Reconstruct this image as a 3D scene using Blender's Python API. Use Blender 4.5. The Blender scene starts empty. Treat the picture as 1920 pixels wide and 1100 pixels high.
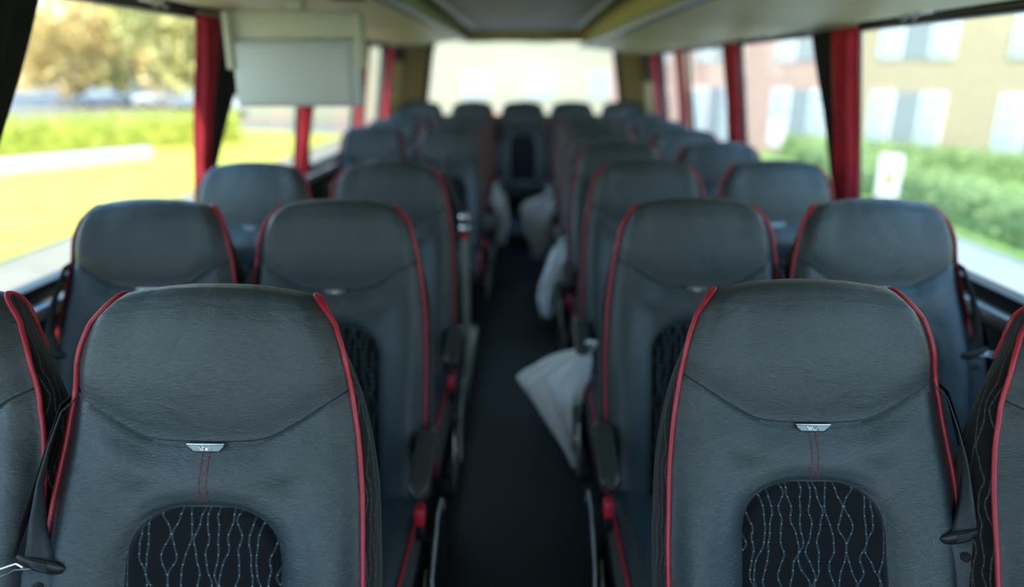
import bpy, bmesh, math, random
from mathutils import Vector, Matrix
random.seed(7)
S = bpy.context.scene
C = S.collection
sin, cos, pi = math.sin, math.cos, math.pi
GZ = -1.35                      # street level outside (coach floor is z = 0)

# ------------------------------------------------------------------ helpers
def sm(a, b, x):
    t = min(1, max(0, (x-a)/(b-a)))
    return t*t*(3-2*t)
def lerp(a, b, t): return a+(b-a)*t
def table(tb, x):
    if x <= tb[0][0]: return tb[0][1]
    for (x0, y0), (x1, y1) in zip(tb, tb[1:]):
        if x <= x1: return y0+(y1-y0)*(x-x0)/(x1-x0)
    return tb[-1][1]
def stable(tb, x):              # smoother look-up: average of neighbours
    if x < .03: return table(tb, x)
    h = min(.035, x*.5)
    return sum(w*table(tb, x+h*k) for k, w in ((-1, 1), (-.66, 2), (-.33, 3), (0, 4), (.33, 3), (.66, 2), (1, 1)))/16

class MB:
    """collects shapes of ONE part"""
    def __init__(s): s.v = []; s.f = []; s.uv = []; s.smooth = []
    def add(s, vs, fs, uvs=None, smooth=True):
        o = len(s.v); s.v += [tuple(v) for v in vs]
        s.uv += list(uvs) if uvs else [(v[0]+v[1], v[2]) for v in vs]
        for f in fs: s.f.append(tuple(i+o for i in f)); s.smooth.append(smooth)
        return s
    def grid(s, rows, uvs=None, cu=False, cv=False, flip=False, smooth=True):
        n, m = len(rows), len(rows[0]); fs = []
        for i in range(n if cv else n-1):
            for j in range(m if cu else m-1):
                a, b = i*m+j, i*m+(j+1) % m
                c, d = ((i+1) % n)*m+(j+1) % m, ((i+1) % n)*m+j
                fs.append((a, d, c, b) if flip else (a, b, c, d))
        return s.add([p for r in rows for p in r], fs, [u for r in uvs for u in r] if uvs else None, smooth)
    def box(s, x0, x1, y0, y1, z0, z1, b=0, seg=2):
        bm = bmesh.new(); bmesh.ops.create_cube(bm, size=1)
        for v in bm.verts:
            v.co = ((x0+x1)/2+v.co.x*(x1-x0), (y0+y1)/2+v.co.y*(y1-y0), (z0+z1)/2+v.co.z*(z1-z0))
        if b: bmesh.ops.bevel(bm, geom=bm.edges[:], offset=b, segments=seg, profile=.5, affect='EDGES')
        bm.verts.index_update()
        s.add([v.co[:] for v in bm.verts], [[v.index for v in f.verts] for f in bm.faces], smooth=bool(b))
        bm.free(); return s
    def tube(s, pts, r, n=10, caps=True):
        pts = [Vector(p) for p in pts]; rows = []
        up = None
        for i, p in enumerate(pts):
            t = (pts[min(i+1, len(pts)-1)]-pts[max(i-1, 0)]).normalized()
            if up is None:
                up = Vector((0, 0, 1)) if abs(t.z) < .9 else Vector((1, 0, 0))
            sd = t.cross(up).normalized(); up = sd.cross(t).normalized()
            rr = r[i] if isinstance(r, (list, tuple)) else r
            rows.append([p+sd*cos(2*pi*k/n)*rr+up*sin(2*pi*k/n)*rr for k in range(n)])
        s.grid(rows, cu=True)
        if caps:
            o = len(s.v)-n*len(pts)
            s.f.append(tuple(o+k for k in range(n))[::-1]); s.smooth.append(False)
            o2 = len(s.v)-n
            s.f.append(tuple(o2+k for k in range(n))); s.smooth.append(False)
        return s
    def disc(s, c, ax, r, h, n=16):
        a = Vector(ax).normalized()
        return s.tube([Vector(c)-a*h/2, Vector(c)+a*h/2], r, n)
    def ball(s, c, r, n=12, sc=(1, 1, 1)):
        rows = [[(c[0]+r*sc[0]*sin(pi*i/n)*cos(2*pi*j/(2*n)), c[1]+r*sc[1]*sin(pi*i/n)*sin(2*pi*j/(2*n)), c[2]+r*sc[2]*cos(pi*i/n)) for j in range(2*n)] for i in range(n+1)]
        return s.grid(rows, cu=True)
    def prism(s, poly, ax, d0, d1, b=0):
        """poly 2-D outline; ax = axis of extrusion"""
        n = len(poly)
        def P(p, d):
            return {'x': (d, p[0], p[1]), 'y': (p[0], d, p[1]), 'z': (p[0], p[1], d)}[ax]
        bm = bmesh.new()
        a = [bm.verts.new(P(p, d0)) for p in poly]; c = [bm.verts.new(P(p, d1)) for p in poly]
        bm.faces.new(a); bm.faces.new(c[::-1])
        for i in range(n): bm.faces.new((a[i], c[i], c[(i+1) % n], a[(i+1) % n]))
        bmesh.ops.recalc_face_normals(bm, faces=bm.faces)
        if b: bmesh.ops.bevel(bm, geom=bm.edges[:], offset=b, segments=2, profile=.5, affect='EDGES')
        bm.verts.index_update()
        s.add([v.co[:] for v in bm.verts], [[v.index for v in f.verts] for f in bm.faces], smooth=bool(b))
        bm.free(); return s
    def mirror(s):
        s.v = [(-x, y, z) for x, y, z in s.v]; s.f = [f[::-1] for f in s.f]; return s
    def build(s, name, mat, parent=None, solid=0, autosm=True):
        me = bpy.data.meshes.new(name); me.from_pydata(s.v, [], s.f)
        uvl = me.uv_layers.new(name='UVMap')
        idx = [0]*len(me.loops); me.loops.foreach_get('vertex_index', idx)
        flat = []
        for i in idx: flat += s.uv[i]
        uvl.data.foreach_set('uv', flat)
        me.polygons.foreach_set('use_smooth', s.smooth)
        bm = bmesh.new(); bm.from_mesh(me)
        if not solid: bmesh.ops.recalc_face_normals(bm, faces=bm.faces)
        for e in bm.edges:
            if len(e.link_faces) == 2 and e.calc_face_angle(0) > .75: e.smooth = False
        bm.to_mesh(me); bm.free()
        me.materials.append(mat)
        o = bpy.data.objects.new(name, me); C.objects.link(o); o.parent = parent
        if solid:
            md = o.modifiers.new('thickness', 'SOLIDIFY'); md.thickness = solid; md.offset = 0
        return o

def thing(name, label, cat, loc=(0, 0, 0), rz=0, group=None):
    o = bpy.data.objects.new(name, None); C.objects.link(o); o.empty_display_size = .1
    o.location = loc; o.rotation_euler = (0, 0, rz)
    return tag(o, label, cat, group)
def tag(o, label, cat, group=None, kind=None):
    o['label'] = label; o['category'] = cat
    if group: o['group'] = group
    if kind: o['kind'] = kind
    return o
def struct(name, mb, m, solid=0):
    o = mb.build(name, m, None, solid); o['kind'] = 'structure'; return o
def dup(root, loc, rz=0, label=None, group=None):
    r = root.copy(); C.objects.link(r); r.location = loc; r.rotation_euler = (0, 0, rz)
    if label: r['label'] = label
    if group: r['group'] = group
    for ch in list(root.children):
        c = ch.copy(); C.objects.link(c); c.parent = r
        for g in ch.children:
            d = g.copy(); C.objects.link(d); d.parent = c
    return r

# ------------------------------------------------------------------ materials
def mat(name, col, rough=.5, metal=0, spec=.5, **k):
    m = bpy.data.materials.new(name); m.use_nodes = True
    b = m.node_tree.nodes['Principled BSDF']
    b.inputs['Base Color'].default_value = (*col, 1); b.inputs['Roughness'].default_value = rough
    b.inputs['Metallic'].default_value = metal; b.inputs['Specular IOR Level'].default_value = spec
    for kk, v in k.items(): b.inputs[kk.replace('_', ' ')].default_value = v
    return m
def N(m, t, **kw):
    n = m.node_tree.nodes.new(t)
    for k, v in kw.items():
        if k.startswith('i_'): n.inputs[k[2:].replace('_', ' ')].default_value = v
        else: setattr(n, k, v)
    return n
def L(m, a, b): m.node_tree.links.new(a, b)
def vary(m, scale, c1, c2, lo=.35, hi=.65, coord='Object', stretch=(1, 1, 1), bump=0, bscale=None, bdist=.01):
    b = m.node_tree.nodes['Principled BSDF']
    tc = N(m, 'ShaderNodeTexCoord'); mp = N(m, 'ShaderNodeMapping'); mp.inputs['Scale'].default_value = stretch
    L(m, tc.outputs[coord], mp.inputs['Vector'])
    nz = N(m, 'ShaderNodeTexNoise', i_Scale=scale, i_Detail=5.); L(m, mp.outputs[0], nz.inputs['Vector'])
    cr = N(m, 'ShaderNodeValToRGB'); cr.color_ramp.elements[0].position = lo; cr.color_ramp.elements[1].position = hi
    cr.color_ramp.elements[0].color = (*c1, 1); cr.color_ramp.elements[1].color = (*c2, 1)
    L(m, nz.outputs['Fac'], cr.inputs[0]); L(m, cr.outputs[0], b.inputs['Base Color'])
    if bump:
        n2 = N(m, 'ShaderNodeTexNoise', i_Scale=bscale or scale*3, i_Detail=4.); L(m, mp.outputs[0], n2.inputs['Vector'])
        bp = N(m, 'ShaderNodeBump', i_Strength=bump, i_Distance=bdist); L(m, n2.outputs['Fac'], bp.inputs['Height']); L(m, bp.outputs[0], b.inputs['Normal'])
    return m

def leather():
    m = mat('grey_leather', (.031, .049, .058), .36, spec=.7, Coat_Weight=.06, Coat_Roughness=.25)
    b = m.node_tree.nodes['Principled BSDF']
    uv = N(m, 'ShaderNodeUVMap')
    # fine grain
    vo = N(m, 'ShaderNodeTexVoronoi', feature='DISTANCE_TO_EDGE', i_Scale=520.); L(m, uv.outputs[0], vo.inputs['Vector'])
    # stretched creases
    mp = N(m, 'ShaderNodeMapping'); mp.inputs['Scale'].default_value = (70, 260, 1); mp.inputs['Rotation'].default_value = (0, 0, .35)
    L(m, uv.outputs[0], mp.inputs['Vector'])
    nz = N(m, 'ShaderNodeTexNoise', i_Scale=1., i_Detail=3., i_Distortion=1.2); L(m, mp.outputs[0], nz.inputs['Vector'])
    n3 = N(m, 'ShaderNodeTexNoise', i_Scale=9., i_Detail=3., i_Distortion=.6); L(m, uv.outputs[0], n3.inputs['Vector'])
    b1 = N(m, 'ShaderNodeBump', i_Strength=.5, i_Distance=.0014); L(m, vo.outputs['Distance'], b1.inputs['Height'])
    b2 = N(m, 'ShaderNodeBump', i_Strength=.6, i_Distance=.0018); L(m, nz.outputs['Fac'], b2.inputs['Height']); L(m, b1.outputs[0], b2.inputs['Normal'])
    b3 = N(m, 'ShaderNodeBump', i_Strength=.3, i_Distance=.02); L(m, n3.outputs['Fac'], b3.inputs['Height']); L(m, b2.outputs[0], b3.inputs['Normal'])
    L(m, b3.outputs[0], b.inputs['Normal'])
    mr = N(m, 'ShaderNodeMapRange'); mr.inputs['To Min'].default_value = .33; mr.inputs['To Max'].default_value = .46
    L(m, n3.outputs['Fac'], mr.inputs['Value']); L(m, mr.outputs[0], b.inputs['Roughness'])
    return m

def wave_fabric(name, period=.0165, amp=.022, seed=0, dark=(.0032, .0048, .0068), line=(.034, .054, .066), dotc=(.22, .27, .29)):
    m = mat(name, dark, .9, spec=.2)
    b = m.node_tree.nodes['Principled BSDF']
    uv = N(m, 'ShaderNodeUVMap')
    sx = N(m, 'ShaderNodeSeparateXYZ'); L(m, uv.outputs[0], sx.inputs[0])
    def M(op, a, bb=None, c=None):
        n = N(m, 'ShaderNodeMath', operation=op)
        for i, q in enumerate((a, bb, c)):
            if q is None: continue
            if isinstance(q, (int, float)): n.inputs[i].default_value = q
            else: L(m, q, n.inputs[i])
        return n.outputs[0]
    k0 = M('FLOOR', M('DIVIDE', sx.outputs[0], period))
    d = None
    for dk in (-1, 0, 1):
        k = M('ADD', k0, float(dk))
        cb = N(m, 'ShaderNodeCombineXYZ'); L(m, M('MULTIPLY_ADD', k, 7.317, seed), cb.inputs[0]); L(m, M('MULTIPLY', sx.outputs[1], 19.), cb.inputs[1])
        n1 = N(m, 'ShaderNodeTexNoise', noise_dimensions='2D', i_Scale=1., i_Detail=.6); L(m, cb.outputs[0], n1.inputs['Vector'])
        xk = M('ADD', M('MULTIPLY', M('ADD', k, .5), period), M('MULTIPLY', M('SUBTRACT', n1.outputs['Fac'], .5), amp*2))
        dd = M('ABSOLUTE', M('SUBTRACT', sx.outputs[0], xk))
        d = dd if d is None else M('MINIMUM', d, dd)
    ln = M('LESS_THAN', d, .0015)
    fv = M('ABSOLUTE', M('SUBTRACT', M('FRACT', M('DIVIDE', sx.outputs[1], .0148)), .5))
    dt = M('MULTIPLY', M('LESS_THAN', fv, .06), M('LESS_THAN', d, .0011))
    mx = N(m, 'ShaderNodeMix', data_type='RGBA'); L(m, ln, mx.inputs['Factor'])
    mx.inputs['A'].default_value = (*dark, 1); mx.inputs['B'].default_value = (*line, 1)
    m2 = N(m, 'ShaderNodeMix', data_type='RGBA'); L(m, dt, m2.inputs['Factor']); L(m, mx.outputs['Result'], m2.inputs['A'])
    m2.inputs['B'].default_value = (*dotc, 1)
    L(m, m2.outputs['Result'], b.inputs['Base Color'])
    wv = N(m, 'ShaderNodeTexNoise', i_Scale=1400.); L(m, uv.outputs[0], wv.inputs['Vector'])
    bp = N(m, 'ShaderNodeBump', i_Strength=.3, i_Distance=.001); L(m, wv.outputs['Fac'], bp.inputs['Height'])
    L(m, bp.outputs[0], b.inputs['Normal'])
    b.inputs['Sheen Weight'].default_value = .15; b.inputs['Sheen Roughness'].default_value = .5
    return m

def glassy(name, tint, refl=.06):
    """thin window glass: a clear tinted film with a mirror-like share given by its Fresnel term"""
    m = bpy.data.materials.new(name); m.use_nodes = True; nt = m.node_tree; nt.nodes.clear()
    out = N(m, 'ShaderNodeOutputMaterial'); tr = N(m, 'ShaderNodeBsdfTransparent'); gl = N(m, 'ShaderNodeBsdfGlossy')
    tr.inputs[0].default_value = (*tint, 1); gl.inputs['Roughness'].default_value = .03
    fr = N(m, 'ShaderNodeLayerWeight', i_Blend=.5); mx = N(m, 'ShaderNodeMixShader')
    pw = N(m, 'ShaderNodeMath', operation='POWER'); pw.inputs[1].default_value = 5; L(m, fr.outputs['Facing'], pw.inputs[0])
    ma = N(m, 'ShaderNodeMath', operation='MULTIPLY_ADD'); ma.inputs[1].default_value = .5; ma.inputs[2].default_value = .02; L(m, pw.outputs[0], ma.inputs[0])
    L(m, ma.outputs[0], mx.inputs[0]); L(m, tr.outputs[0], mx.inputs[1]); L(m, gl.outputs[0], mx.inputs[2]); L(m, mx.outputs[0], out.inputs[0])
    return m

LEA = leather()
FAB = wave_fabric('wave_fabric')
SIDEF = wave_fabric('wave_fabric_side', period=.016, amp=.016, seed=3.7, dark=(.006, .0065, .007), line=(.05, .057, .06), dotc=(.16, .17, .17))
RED = vary(mat('red_piping', (.42, .022, .04), .38), 60, (.40, .018, .032), (.46, .028, .045))
REDP = mat('red_plastic', (.6, .02, .04), .35)
CHROME = mat('chrome', (.75, .78, .8), .16, 1)
STEEL = mat('brushed_steel', (.42, .42, .40), .32, 1)
POLE = mat('satin_metal_paint', (.50, .49, .42), .35, .3)
PLAQ = mat('dark_steel_plaque', (.16, .20, .21), .3, .9)
BLK = mat('black_plastic', (.012, .013, .015), .42)
BLKM = mat('black_powder_steel', (.010, .012, .016), .5, .3)
ARMM = mat('armrest_plastic', (.05, .052, .048), .3)
BELT = vary(mat('seatbelt_webbing', (.05, .06, .07), .6), 400, (.040, .052, .064), (.062, .078, .092), bump=.3, bscale=900, bdist=.0006)
BELTD = mat('seatbelt_webbing_dark', (.006, .006, .007), .8)
STITCH = mat('red_thread', (.35, .02, .03), .7)
FLOORM = vary(mat('dark_vinyl_floor', (.014, .017, .018), .55), 90, (.010, .012, .013), (.020, .023, .025), bump=.1)
PODM = vary(mat('podium_vinyl', (.010, .012, .013), .6), 90, (.008, .010, .011), (.014, .016, .017))
SIDEW = vary(mat('charcoal_side_lining', (.022, .022, .026), .75), 150, (.018, .019, .022), (.026, .026, .031), bump=.1)
RUBB = mat('black_rubber', (.008, .008, .01), .4)
SILV = mat('silver_sill', (.48, .5, .5), .35, .6)
BEIGE = vary(mat('beige_lining', (.72, .63, .36), .45), 40, (.70, .61, .345), (.76, .67, .39), bump=.05)
BEIGE2 = vary(mat('tan_lining', (.46, .36, .17), .5), 30, (.43, .34, .155), (.49, .385, .18))
CEILM = vary(mat('grey_ceiling', (.30, .28, .21), .6), 40, (.28, .26, .19), (.33, .305, .23))
GREYM = mat('grey_profile', (.32, .35, .34), .35)
DARKG = mat('dark_gap', (.02, .02, .018), .6)
CURT = vary(mat('red_curtain', (.42, .012, .03), .85, Sheen_Weight=.3), 14, (.36, .010, .024), (.48, .016, .036), bump=.2, bscale=300, bdist=.002)
LINING = vary(mat('black_curtain_lining', (.006, .006, .006), .9), 20, (.004, .004, .004), (.009, .008, .008))
SCREEN = mat('pale_grey_plastic', (.56, .60, .58), .45)
SCREEN2 = mat('cream_grey_plastic', (.55, .55, .40), .45)
BAGM = mat('white_plastic_bag', (.90, .91, .93), .4, Transmission_Weight=0., Subsurface_Weight=.3, Subsurface_Scale=.05)
GLASS = glassy('window_glass', (.93, .95, .93))

# ------------------------------------------------------------------ the coach seat
LB = .80; RC = math.radians(19); Z0 = .435
SR, CR = sin(RC), cos(RC)
TOPR = .040                                     # half thickness of the crown
HWF = [(0, .150), (.012, .166), (.025, .178), (.045, .186), (.06, .191), (.10, .202), (.15, .210), (.225, .2225), (.32, .234), (.45, .240), (.8, .237)]
HWB = [(0, .150), (.03, .158), (.06, .166), (.10, .178), (.15, .198), (.225, .220), (.32, .236), (.45, .240), (.8, .236)]
TH = [(0, .080), (.06, .084), (.15, .100), (.3, .125), (.5, .135), (.8, .12)]
def base(s, n, x=0):
    """s = distance down from the top along the back, n = forward of the back plane"""
    v = LB-s
    return Vector((x, v*SR-n*CR, Z0+v*CR+n*SR))
def seam_s(a):
    a = abs(a)
    k = .10; q = (a-.40)
    lin = (q+math.sqrt(q*q+k*k))/2-(-.40+math.sqrt(.16+k*k))/2        # soft bend between the level middle and the rising ends
    return .244-.010*a*a*.5-lin*.125
def conf(a, s):
    w = sm(.04, .243, s) if s < .243 else 1-sm(.243, .35, s)
    return s+(seam_s(a)-.244)*w
def arch_w(d):
    if d <= 0: return 0
    if d < .10: return .121*(1-((.10-d)/.10)**2.7)**(1/2.5)
    return .121+.004*sm(.1, .3, d)
ARCH = .337
_AB = []
for _k in range(61):
    _d = .10*(1-cos(pi/2*_k/40)) if _k <= 40 else .10+(_k-40)*.02
    _AB.append((arch_w(_d) if _k else 0, _d))
def arch_dist(x, d):
    """signed distance to the outline of the woven insert (positive outside)"""
    x = abs(x); best = 9
    if x > .19: return x-.122
    for (x0, y0), (x1, y1) in zip(_AB, _AB[1:]):
        ux, uy = x1-x0, y1-y0; t = max(0, min(1, ((x-x0)*ux+(d-y0)*uy)/(ux*ux+uy*uy+1e-12)))
        q = (x-x0-ux*t)**2+(d-y0-uy*t)**2
        if q < best: best = q
    best = math.sqrt(best)
    return -best if d > 0 and x < arch_w(d) else best
def face_n(a, s, groove=True):
    aa = abs(a)
    n = .012*sm(.0, .18, s)*0
    # crown of the head pillow and its pinch at the seam
    if s < .3: n += .016*sm(.0, .07, s)*(1-sm(.13, .243, s))*(1-.5*aa*aa)
    d = s-seam_s(a)
    if groove:
        n -= .0042*math.exp(-(d/.0019)**2)
    n -= .006*math.exp(-(d/.026)**2)
    n += .007*math.exp(-((d-.05)/.03)**2)*(1-sm(.5, .9, aa))
    # bolsters
    n += .034*sm(.42, .80, aa)*sm(.20, .44, s)
    n += .006*sm(.5, .85, aa)*(1-sm(.05, .2, s))
    n -= (.026+.008*sm(.2, .44, s))*sm(.82, 1.0, aa)**1.5
    n += .012*sm(.35, .6, s)*(1-sm(.62, .8, s))
    if groove:
        if s > ARCH-.05:
            hw = stable(HWF, s); e = arch_dist(a*hw, s-ARCH)
            n -= .0055*math.exp(-(e/.0045)**2) if e > 0 else .0055+.003*sm(0, .02, -e)
            if e > 0: n += .0035*math.exp(-((e-.024)/.015)**2)
    return n
def front(a, s, off=0):
    hw = stable(HWF, s)
    p = base(s, face_n(a, s)+off, a*hw)
    p.z -= .018*abs(a)**2.2*(1-sm(.02, .13, s))
    return p
S0 = .040
def crown(a, t):
    """t 0..pi from front edge over the top to the rear"""
    hw = lerp(stable(HWF, S0), .150, sin(t) if t < pi/2 else 1)
    if t > pi/2: hw = lerp(.150, stable(HWB, S0), 1-sin(t))
    n0 = face_n(a, S0)
    s = S0*(1-sin(t)); n = -TOPR+(TOPR+n0)*cos(t) if t < pi/2 else -TOPR+TOPR*cos(t)
    p = base(s, n, a*hw)
    p.z -= .018*abs(a)**2.2*(1-sm(.02, .13, s))
    return p
def rear(a, s):
    p = base(s, -table(TH, s)-.006*(1-a*a), a*stable(HWB, s))
    p.z -= .018*abs(a)**2.2*(1-sm(.02, .13, s))
    return p

def srows():
    r = [LB-.002]
    s = .74
    while s > .36: r.append(s); s -= .008
    s = .36
    while s > .30: r.append(s); s -= .0028
    while s > .25: r.append(s); s -= .006
    while s > .2: r.append(s); s -= .0009 if .2375 < s < .2495 else .004
    while s > .045: r.append(s); s -= .0075
    r.append(S0+.0001)
    return r
NA = 84
AS = [math.copysign(abs(-1+2*i/NA)**.92, -1+2*i/NA) for i in range(NA+1)]

def back_mesh():
    mb = MB(); rows = []; uvs = []
    for s in srows():
        rows.append([front(a, conf(a, s)) for a in AS]); uvs.append([(a*.23, -conf(a, s)) for a in AS])
    for k in range(1, 10):
        t = pi*k/10
        rows.append([crown(a, t) for a in AS]); uvs.append([(a*.2, .0+.012*k) for a in AS])
    for s in (S0+.002, .06, .09, .12, .16, .2, .25, .3, .38, .46, .56, .66, LB-.002):
        rows.append([rear(a, s) for a in AS]); uvs.append([(a*.23, .15+s) for a in AS])
    mb.grid(rows, uvs)
    return mb
def edge_pts(side):
    """matching front and rear rim points, from the bottom to the middle of the crown"""
    f = []; b = []
    ss = [.79, .74, .68, .62, .56, .5, .45, .4, .36, .32, .28, .25, .225, .2, .175, .15, .125, .1, .085, .07, .058, .048]
    for s in ss: f.append(front(side, s)); b.append(rear(side, s))
    for k in range(1, 5):
        f.append(crown(side, pi*k/10)); b.append(crown(side, pi-pi*k/10))
    return f, b, ss+[.035, .02, .008, .002]
def side_mesh(side):
    f, b, ss = edge_pts(side); mb = MB(); rows = []; uvs = []
    K = 10
    for p, q, s in zip(f, b, ss):
        r = []; u = []
        w = (q-p).length
        for k in range(K+1):
            t = k/K; c = p.lerp(q, t)
            c.x += side*(.011*sm(.02, .2, s)*sin(pi*t)**.8+.002*sin(pi*t))
            r.append(c); u.append((w*t, -s))
        rows.append(r); uvs.append(u)
    return mb.grid(rows, uvs)
def piping_mesh(side, r=.0042):
    f, b, ss = edge_pts(side)
    mid = crown(side, pi/2)
    pts = f+[mid]+b[::-1][:9]
    # smooth resample
    out = []
    for i in range(len(pts)-1):
        p0, p1, p2, p3 = pts[max(i-1, 0)], pts[i], pts[i+1], pts[min(i+2, len(pts)-1)]
        for k in range(2):
            t = k/2
            out.append(.5*((2*p1)+(-p0+p2)*t+(2*p0-5*p1+4*p2-p3)*t*t+(-p0+3*p1-3*p2+p3)*t**3))
    out.append(pts[-1])
    out = [p+Vector((side*.002, -.0012, .0)) for p in out]
    return MB().tube(out, r, 10)
def insert_mesh():
    mb = MB(); rows = []; uvs = []
    ds = [.10*(1-cos(pi/2*k/16)) for k in range(1, 17)]+[.10+.014*k for k in range(1, 26)]
    ds = [.0004]+ds
    K = 30
    for d in ds:
        s = ARCH+d; w = max(arch_w(d), .004); hw = stable(HWF, s); r = []; u = []
        for k in range(K+1):
            q = sin(pi/2*(-1+2*k/K)); x = w*q
            e = min((1-abs(q))*w, d)
            off = -.007+.0125*sm(0, .014, e)
            nn = face_n(x/hw, s, False)
            p = base(s, nn+off, x); r.append(p); u.append((x, -s))
        rows.append(r); uvs.append(u)
    return mb.grid(rows, uvs)
def badge_mesh():
    mb = MB()
    s = .2505; w = .0285; h = .0062
    def P(x, y, o): return front(0, .229, 0)*0+base(s-y, face_n(0, .25, False)+o+.0015, x)
    rings = []
    def ring(sc, o):
        pts = [(-w, h), (-w*.97, h*.35), (-w*.70, -h), (w*.70, -h), (w*.97, h*.35), (w, h)]
        return [P(x*(1-(1-sc)*.25), y*sc, o) for x, y in pts]
    for sc, o in ((1, -.004), (1, .002), (.86, .0035), (.70, .0024), (.01, .0024)): rings.append(ring(sc, o))
    mb.grid(rings, cu=True, smooth=False)
    return mb, P, w, h
def badge_rim(P, w, h):
    return MB().tube([P(-w, h, .003), P(-w*.5, h, .0036), P(w*.5, h, .0036), P(w, h, .003)], .0011, 8)
def badge_letters(P):
    mb = MB()
    def st(pts, r=.0006): mb.tube([P(x, y, .0036) for x, y in pts], r, 6)
    st([(-.0105, .0030), (-.0075, .0005), (-.0065, -.0030)], .0007)           # swash before the word
    st([(-.0045, .0030), (-.0052, -.0030)]); st([(-.0012, .0026), (-.0046, .0002), (-.0016, -.0030)])
    st([(.0004, .0008), (.0000, -.0030)]); mb.ball(P(.0007, .0027, .0036), .0006, 5)
    st([(.0018, -.0010), (.0040, -.0002), (.0038, .0012), (.0022, .0008), (.0018, -.0018), (.0030, -.0030), (.0044, -.0024)])
    st([(.0066, .0034), (.0056, -.0026), (.0070, -.0030), (.0092, -.0018)])
    return mb
def stitch_mesh():
    mb = MB()
    for x in (-.0052, .0052):
        s = .259
        while s < ARCH-.004:
            mb.tube([base(s+q, face_n(0, s+q, True)+.0006, x+xx) for q, xx in ((-.0012, -.0005), (0, 0), (.0012, .0005))], .0008, 6)
            s += .0042
    return mb

# cushion
def cush_pt(a, y, z, hw, n=0): return Vector((a*hw, y, z))
def cushion_rows():
    path = [(.03, .425), (-.02, .452), (-.10, .458), (-.20, .460), (-.30, .466), (-.38, .470), (-.425, .466), (-.452, .450), (-.466, .425), (-.468, .39), (-.462, .35), (-.45, .33)]
    return path
def cush_h(a, i, n):
    aa = abs(a)
    return .022*sm(.45, .82, aa)-.020*sm(.86, 1, aa)-.004*math.exp(-((aa-.5)/.03)**2)
def cushion_mesh():
    mb = MB(); rows = []; uvs = []; path = cushion_rows(); NA2 = 40
    for i, (y, z) in enumerate(path):
        p0 = path[max(i-1, 0)]; p1 = path[min(i+1, len(path)-1)]
        t = Vector((p1[0]-p0[0], p1[1]-p0[1])).normalized(); nrm = Vector((t.y, -t.x))
        if nrm.y < 0 and i < 8: nrm = -nrm
        if i >= 8: nrm = Vector((-1, .1))
        r = []; u = []
        for k in range(NA2+1):
            a = -1+2*k/NA2; h = cush_h(a, i, len(path))*(1 if i < 7 else .4)
            r.append((a*.232, y+nrm.x*h, z+nrm.y*h)); u.append((a*.23, .3+i*.045))
        rows.append(r); uvs.append(u)
    rows.append([(x, .03, z) for x, y, z in rows[-1]]); uvs.append(uvs[-1])
    return mb.grid(rows, uvs)
def cush_side(side):
    mb = MB(); rows = []; uvs = []
    for i, (y, z) in enumerate(cushion_rows()[:10]):
        h = cush_h(1, i, 9)
        zt = z+h*(1 if i < 7 else .3)
        rows.append([(side*(.232+.008*sin(pi*k/4)), min(.03, y), lerp(zt, .33, k/4)) for k in range(5)]); uvs.append([(y, lerp(zt, .33, k/4)) for k in range(5)])
    return mb.grid(rows, uvs)
def cush_piping(side):
    pts = [(side*.234, y+(-.004 if i > 6 else 0), z+cush_h(1, i, 9)*(1 if i < 7 else .3)+.002) for i, (y, z) in enumerate(cushion_rows()[:12])]
    return MB().tube(pts[1:], .0048, 8)
def cush_insert():
    mb = MB(); rows = []; uvs = []
    for i, (y, z) in enumerate(cushion_rows()[:8]):
        rows.append([(x, y-(.004 if i > 5 else 0), z+.006-.010*(abs(x)/.112)**6) for x in [-.112+.224*k/16 for k in range(17)]])
        uvs.append([(-.112+.224*k/16, y) for k in range(17)])
    return mb.grid(rows, uvs)

def ribbon(pts, dirs, w):
    """flat strap through pts; dirs = width directions"""
    mb = MB(); rows = []; uvs = []; d = 0; last = None
    for p, q in zip(pts, dirs):
        p = Vector(p); q = Vector(q).normalized()
        if last is not None: d += (p-last).length
        last = p
        ww = w
        rows.append([p-q*ww/2, p-q*ww/4, p, p+q*ww/4, p+q*ww/2]); uvs.append([(-w/2, d), (-w/4, d), (0, d), (w/4, d), (w/2, d)])
    return mb.grid(rows, uvs)

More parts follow.
